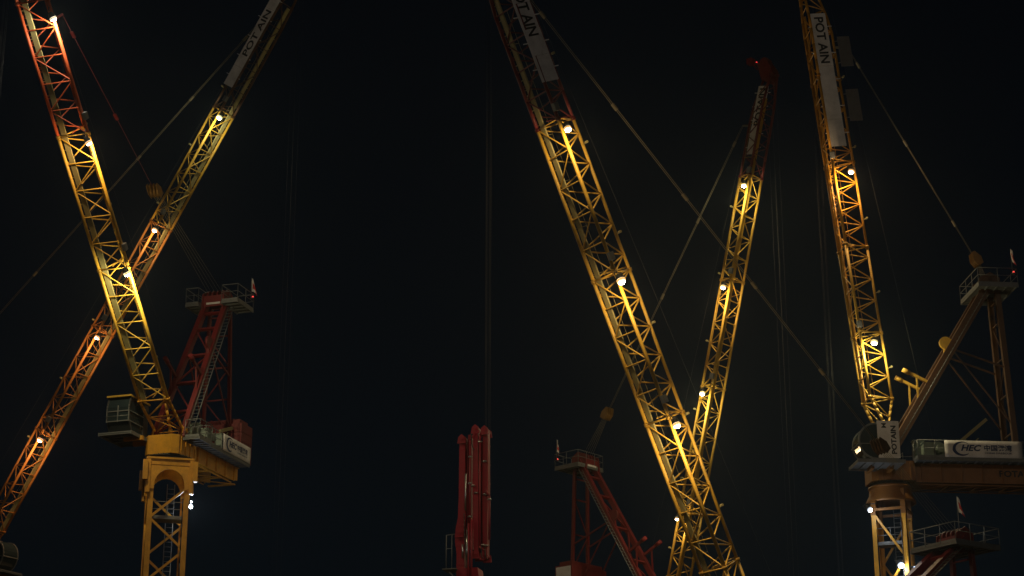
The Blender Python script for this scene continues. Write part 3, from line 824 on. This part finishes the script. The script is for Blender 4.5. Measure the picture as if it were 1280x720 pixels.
COOL = (.80, .90, 1.0); WHITE = (1.0, .90, .68); WARM = (1.0, .66, .32); GOLD = (1.0, .72, .36); LEMON = (1.0, .88, .48); SODIUM = (1.0, .55, .24)
PW = 760
AB = dict(
  A=dict(base=(-21.22, 120.0), phi=252, z0=31.85, deck=33.05, heel=(.13, 33.52), mast_w=2.45, mast_yaw=14, mast='amber', body='amber', aframe='red',
    label='yellow tower crane with red top frame on its mast, its lit jib crossing another', near=1, cj=7.6, beam_h=1.0, deck_w=1.9,
    banner=(-3.4, 4.0), cab=(1.7, -2.1, 33.05, 'box'), cab_side=-1, aft=(-5.44, 43.9), plats=[(-1.1, 1.1, -1.75, -.85), (-1.3, 1.1, .85, 2.0)], flag=(-.9, 2.0), flag_h=1.5,
    tip=(21.2, 57.0), jib=(1.95, 1.5), foot=2.6, joints=[11.4, 19.9, 28.0], colors=['amber', 'yellow', 'yellow', 'vermilion', 'vermilion'], bay=1.7, cat=-1,
    pend=(16.2, 54.6), block=(4.10, 48.26), pend_y=(0,), pendmat='red', panels=[],
    lamps=[(18.95, 1.13, 52.88, WHITE, PW * 1.2, 60), (14.16, 1.12, 47.22, WARM, PW, 50), (8.72, 1.10, 41.00, LEMON, PW * 1.5, 60)],
    mast_lamps=[(-1.50, .85, 29.1, (.5, .7, -.5), (-1.0, .7, 29.5), COOL, 320, 60, .13), (-1.50, .9, 29.38, (.7, .6, -.1), (-1.1, .7, 29.8), COOL, 40, 40, .06)]),
  B=dict(base=(-41.09, 150.0), phi=-30, z0=29.9, deck=31.0, heel=(0, 31.46), mast_w=2.1, mast_yaw=5, mast='amber', body='amber', aframe='red',
    label='crane cropped by the left edge, orange and yellow jib leaning right behind another', near=-1, cj=9.0, beam_h=1.1,
    cab_mat='galv', cab=(4.2, -1.6, 29.9, 'round'), cab_side=-1, aft=(-4.5, 42.5), plats=[(-1.1, 1.1, -2.0, -.85), (-1.1, 1.1, .85, 2.0)], flag=(-.9, -1.9),
    tip=(28.1, 73.3), jib=(1.55, 1.55), foot=3.0, joints=[11.1, 20.0, 29.2, 39.1], colors=['orange', 'orange', 'orange', 'orange', 'yellow', 'brown'], bay=1.75, cat=1,
    pend=(25.0, 70.4), block=(-1.7, 49.27), panel_y=.86, panels=[(41.0, 49.3, .02, .66, ('POT AIN', 3.9, 2.6))],
    lamps=[(23.04, -1.57, 62.51, (1.0, .95, .6), PW * 1.1, 60), (17.42, -1.56, 54.53, WARM, PW, 50), (12.45, -1.55, 46.87, SODIUM, PW, 45), (7.52, -1.54, 39.61, SODIUM, PW, 50)]),
  C=dict(base=(13.79, 104.0), phi=214, z0=12.75, deck=13.86, heel=(0, 14.43), mast_w=2.2, mast_yaw=10, mast='amber', body='amber', aframe='red',
    label='crane with the thickest yellow jib leaning left under a dark red white-panelled top', near=1, cj=15.8, beam_h=1.3,
    cab=(1.6, 2.2, 13.03, 'box'), cab_side=1, aft=(-13.71, 24.91), plats=[(-1.75, 1.75, -1.75, 1.75)], flag=(.2, .6), flag_h=2.4, flag_dz=.5, leg_t=.4,
    tip=(17.55, 52.96), panel_y=1.02, jib=(1.86, 1.81), foot=3.7, joints=[7.99, 16.16, 24.14, 32.69], colors=['yellow', 'yellow', 'yellow', 'yellow', 'yellow', 'red'], bay=1.72, cat=-1, tk=1.03,
    pend=(15.79, 51.10), block=(-8.18, 29.82), blockmat='brown', panels=[(34.73, 42.06, -.12, .52, ('POT AIN', 2.8, 2.0))],
    lamps=[(14.56, 2.01, 42.84, GOLD, PW * 1.2, 60), (11.29, 2.02, 35.20, GOLD, PW * 1.2, 55), (7.94, 2.03, 28.09, GOLD, PW * 1.6, 60)]),
  D=dict(base=(11.13, 142.0), phi=-42, z0=23.9, deck=25.0, heel=(0, 25.55), mast_w=2.1, mast_yaw=-8, mast='amber', body='amber', aframe='red',
    label='farther crane, slim yellow jib leaning right to a dark red tip with beacon', near=-1, cj=8.6, beam_h=1.0,
    cab=(1.6, -2.1, 24.3, 'box'), cab_side=-1, aft=(-7.46, 38.3), plats=[(-1.7, .6, -1.6, 1.3)], flag=(-1.5, -1.6), flag_h=1.7, flag_dz=.5, ballast_h=5.3, ballast_sign=True,
    tip=(10.5, 65.0), panel_y=.1, jib=(1.5, 1.45), foot=3.0, joints=[7.8, 17.0, 25.0, 32.9], colors=['yellow', 'yellow', 'yellow', 'yellow', 'yellow', 'red'], bay=1.7, cat=-1, tip_light=True,
    pend=(8.2, 61.5), block=(-5.2, 41.87), panels=[(34.6, 39.9, .16, .80, ('POTAIN', 2.9, 2.2))], catmat='yellow',
    lamps=[(9.36, -1.82, 55.90, LEMON, PW, 60), (7.20, -1.85, 48.58, GOLD, PW, 55), (5.05, -1.86, 41.03, LEMON, PW * 1.3, 60), (2.45, -1.86, 32.25, GOLD, PW * .5, 30)]),
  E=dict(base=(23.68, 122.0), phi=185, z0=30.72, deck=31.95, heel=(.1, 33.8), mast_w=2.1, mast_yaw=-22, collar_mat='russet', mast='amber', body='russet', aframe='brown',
    label='crane at the right edge with white lettered banner and curved glass cab', near=1, cj=11.5, beam_h=1.2, beam_text=6.75,
    banner=(-3.0, 4.9), cab=(1.3, 2.1, 31.6, 'round'), cab_side=1, cab_sign=True, aft=(-7.2, 44.0), plats=[(-1.5, 1.1, -1.9, 1.9)], flag=(-1.2, 1.9), leg_t=.52, round_collar=True, flag_h=1.8, davit=(-4.9, .4), davit_up=3.0,
    tip=(3.2, 65.3), panel_y=.99, jib=(1.8, 1.65), foot=2.4, joints=[6.8, 12.7, 18.7, 24.7], colors=['yellow', 'yellow', 'yellow', 'amber', 'amber', 'amber'], bay=1.65, cat=-1, catmat='amber',
    pend=(1.05, 60.9), block=(-6.61, 46.01), panels=[(19.5, 29.2, .04, .66, ('POT AIN', 3.4, .3))], boards=[(21.6, 23.9, .25, 1.1), (25.6, 27.8, .25, 1.1)],
    lamps=[(1.72, 1.62, 51.16, WARM, PW * 1.1, 60), (0.90, 1.65, 39.52, LEMON, PW * 1.5, 60)],
    mast_lamps=[(1.78, 1.41, 28.75, (-.35, .55, -.7), (1.25, 1.1, 29.2), COOL, 200, 60, .15), (.04, 1.41, 25.33, (-.1, .6, -.7), (.3, 1.1, 25.8), COOL, 280, 60, .19), (-.80, 1.41, 25.19, (-.5, .8, -.2), (-.8, 1.0, 25.3), (.3, .5, 1.0), 12, 30, .06)]),
)
for k in 'ABCDE': crane(AB[k])

# ------------------------------------------------------------------ folded concrete placing boom
def placing_boom():
    S = .0467
    root = bpy.data.objects.new('concrete_boom', None); COL.objects.link(root)
    bx, by = -2.2, 115.0
    root.location = (bx, by, 0); root.rotation_euler = (0, 0, radians(-14))
    root['label'] = 'dark red concrete placing boom folded upright between the two pairs of cranes'; root['category'] = 'concrete boom'
    zt = 32.2; zb = 24.6
    col = MB(); col.tube((-.3, .2, 0), (-.3, .2, 22.2), .55, 20)
    for z in range(2, 22, 4): col.tube((-.3, .2, z), (-.3, .2, z + .15), .64, 20)
    col.build('column', M['crimson'], root)
    tb = MB(); tb.tube((-.3, .2, 22.2), (-.3, .2, 22.6), .85, 24); tb.prism([(-1.0, -.4, 22.6), (.5, -.4, 22.6), (.3, -.4, 24.0), (-.75, -.4, 24.0)], (0, 1.2, 0)); tb.build('turntable', M['crimson'], root)
    def arm(x0, x1, pts, y0, y1, name='boom_arm'):
        mb = MB()
        for (z0, xa0, xb0), (z1, xa1, xb1) in zip(pts[:-1], pts[1:]):
            k = len(mb.v)
            for (z, p, q) in ((z0, xa0, xb0), (z1, xa1, xb1)):
                for (x, y) in ((p, y0), (q, y0), (q, y1), (p, y1)): mb.v.append(V((x, y, z)))
            for i in range(4): mb.face((k + i, k + (i + 1) % 4, k + 4 + (i + 1) % 4, k + 4 + i))
        mb.face((0, 3, 2, 1)); mb.face(tuple(len(mb.v) - 4 + i for i in range(4)))
        # welded web stiffeners
        zlo, zhi = pts[-1][0], pts[0][0]
        z = zhi - .8
        while z > zlo + .5:
            for i in range(len(pts) - 1):
                if pts[i][0] >= z >= pts[i + 1][0]:
                    q = (pts[i][0] - z) / (pts[i][0] - pts[i + 1][0])
                    xa = pts[i][1] + (pts[i + 1][1] - pts[i][1]) * q; xb = pts[i][2] + (pts[i + 1][2] - pts[i][2]) * q
                    mb.box((xa - .012, y0 - .012, z - .04), (xb + .012, y1 + .012, z + .04))
                    break
            z -= 1.15
        return mb
    m1 = arm(0, 0, [(zt - .3, -.86, -.54), (28.2, -.88, -.50), (27.0, -.92, -.46), (26.3, -1.06, -.52), (25.6, -1.08, -.52), (24.9, -.98, -.5), (23.0, -.98, -.5)], -.35, .25)
    m1.build('boom_arm', M['crimson'], root)
    arm(0, 0, [(zt - .15, -.40, -.22), (30.4, -.46, -.24), (28, -.48, -.22), (25.2, -.36, -.16)], -.1, .4).build('boom_arm', M['crimson'], root)
    arm(0, 0, [(zt + .1, .00, .26), (29, -.02, .32), (26.4, .02, .34), (24.6, .10, .34)], -.42, .1).build('boom_arm', M['crimson'], root)
    arm(0, 0, [(zt - .05, .56, .86), (29, .54, .88), (26.4, .56, .86), (24.7, .6, .84)], -.3, .25).build('boom_arm', M['crimson'], root)
    arm(0, 0, [(zt - .6, .34, .46), (27, .36, .5), (25.0, .38, .48)], .1, .5).build('boom_arm', M['crimson'], root)
    # knuckles
    for (x, z) in ((-.7, zt - .45), (.13, zt + .1), (.7, zt), (.2, 24.8), (.7, 24.7), (-.8, 26.1)):
        kn = MB(); kn.tube((x, -.52, z), (x, .45, z), .17, 18); kn.tube((x, -.56, z), (x, .5, z), .08, 12)
        for s in (-.5, .36): kn.prism([(x - .26, s, z - .3), (x + .26, s, z - .3), (x + .2, s, z + .1), (x, s, z + .27), (x - .2, s, z + .1)], (0, .05, 0))
        kn.build('knuckle', M['crimson'], root)
    # delivery pipe with couplings, hydraulic cylinders
    dp = MB()
    for (x, y, za, zb_) in ((-.16, -.46, 31.6, 26.7), (.42, -.4, 31.9, 25.2), (.98, -.32, 28.2, 25.6), (-.22, -.5, 26.6, 22.9), (-.02, -.55, 26.8, 23.0)):
        dp.tube((x, y, za), (x, y, zb_), .065, 10)
    for (x, z, x1, z1) in ((-.16, 31.6, .13, 32.1), (.42, 31.9, .7, 32.2), (.42, 25.2, .75, 24.9), (.98, 28.2, .8, 28.5)):
        dp.tube((x, -.45, z), (x1, -.45, z1), .065, 10)
    dp.build('delivery_pipe', M['crimson'], root)
    for (x, y, z) in ((-.16, -.46, 30.6), (-.16, -.46, 29.0), (.02, -.46, 28.85), (-.16, -.46, 27.0), (.42, -.4, 31.5), (.7, -.36, 31.95), (.7, -.36, 30.3), (.2, -.46, 28.4), (.72, -.36, 28.3), (.98, -.32, 28.0), (.6, -.36, 25.3), (.85, -.36, 25.25)):
        cp = MB(); cp.tube((x, y, z - .05), (x, y, z + .05), .1, 12); cp.bar((x - .13, y, z), (x + .13, y, z), .05, .06)
        cp.build('pipe_coupling', M['chrome'], root)
    for (x, y, za, zb_, r) in ((-.44, -.42, 29.6, 27.4, .05), (-.3, -.48, 26.2, 24.0, .06), (.95, -.3, 27.6, 26.0, .035), (-.6, -.4, 25.4, 24.6, .05)):
        cy = MB(); cy.tube((x, y, za), (x, y, zb_), r, 10)
        cy.build('hydraulic_ram', M['chrome'], root)
    for (x0, x1, za, zb_) in ((-.5, -.3, 27.2, 24.2), (.55, .7, 25.2, 24.5), (.75, .95, 25.3, 24.4), (-.1, .1, 32.0, 31.0)):
        hs = MB(); n = 12; P = [V((x0 + (x1 - x0) * i / n, -.5 - .12 * sin(pi * i / n), za + (zb_ - za) * i / n - .25 * sin(pi * i / n))) for i in range(n + 1)]
        for p, q in zip(P[:-1], P[1:]): hs.tube(p, q, .03, 6)
        hs.build('hose', M['dark'], root)
    rl = MB()
    for x in (-1.62, -1.28): rl.tube((x, -.3, 24.0), (x, -.3, 26.0), .025, 6)
    rl.tube((-1.62, -.3, 26.0), (-1.0, -.3, 26.05), .025, 6); rl.tube((-1.62, -.3, 25.2), (-1.28, -.3, 25.2), .02, 6)
    rl.box((-1.75, -.7, 23.9), (-.9, .5, 23.96)); rl.bar((-1.5, -.3, 23.9), (-.8, 0, 23.1), .08, .08)
    rl.build('guard_rail', M['galv'], root)
placing_boom()

# ------------------------------------------------------------------ ground
g = MB(); g.v = [V(p) for p in ((-2500, -300, 0), (2500, -300, 0), (2500, 4000, 0), (-2500, 4000, 0))]; g.face((0, 1, 2, 3))
go = g.build('ground', painted('site_soil', (.11, .09, .07), rough=.9, scale=.15, rust=.2)); go['kind'] = 'structure'

# ------------------------------------------------------------------ thin haze, added to give the lamps a glow
hz = MB().box((-140, -12, -1), (140, 235, 112)).build('haze', None)
hz['kind'] = 'stuff'
m = bpy.data.materials.new('lamp_glow_haze'); m.use_nodes = True
nt = m.node_tree; nt.nodes.clear()
out = nt.nodes.new('ShaderNodeOutputMaterial'); pv = nt.nodes.new('ShaderNodeVolumePrincipled')
pv.inputs['Color'].default_value = (.82, .95, 1, 1); pv.inputs['Density'].default_value = .00017; pv.inputs['Anisotropy'].default_value = .7
nt.links.new(pv.outputs['Volume'], out.inputs['Volume'])
hz.data.materials.clear(); hz.data.materials.append(m)

# ------------------------------------------------------------------ sky, faint site light, camera
w = bpy.data.worlds.new('World'); scene.world = w; w.use_nodes = True
nt = w.node_tree; bg = nt.nodes['Background']
sky = nt.nodes.new('ShaderNodeTexSky'); sky.sky_type = 'NISHITA'; sky.sun_disc = False
SUN_EL, SUN_AZ = radians(9), radians(170)     # azimuth clockwise from +Y: in front of the cranes, from the camera's right
sky.sun_elevation = SUN_EL; sky.sun_rotation = SUN_AZ; sky.air_density = 1; sky.dust_density = .5; sky.ozone_density = 4
nt.links.new(sky.outputs['Color'], bg.inputs['Color']); bg.inputs['Strength'].default_value = .0007
sl = bpy.data.lights.new('Sun', 'SUN'); sl.energy = .078; sl.angle = radians(3); sl.color = (1, .86, .72)
so = bpy.data.objects.new('Sun', sl); COL.objects.link(so)
to_sun = V((sin(SUN_AZ) * cos(SUN_EL), cos(SUN_AZ) * cos(SUN_EL), sin(SUN_EL)))
so.rotation_euler = (-to_sun).to_track_quat('-Z', 'Y').to_euler(); so.location = (0, -20, 60)

cam = bpy.data.cameras.new('Camera'); cam.sensor_width = 36; cam.lens = 36 * 2489 / 1280; cam.clip_end = 6000; cam.clip_start = .1
co = bpy.data.objects.new('Camera', cam); COL.objects.link(co); co.location = (0, 0, 1.7); co.rotation_euler = (radians(90 + 19), 0, 0)
scene.camera = co

vs = scene.view_settings; vs.view_transform = 'Standard'; vs.look = 'None'; vs.exposure = 0; vs.gamma = 1; vs.use_curve_mapping = False
cy = scene.cycles
cy.use_denoising = True
try: cy.denoiser = 'OPENIMAGEDENOISE'
except Exception: pass
cy.max_bounces = 5; cy.volume_bounces = 0; cy.sample_clamp_indirect = 3
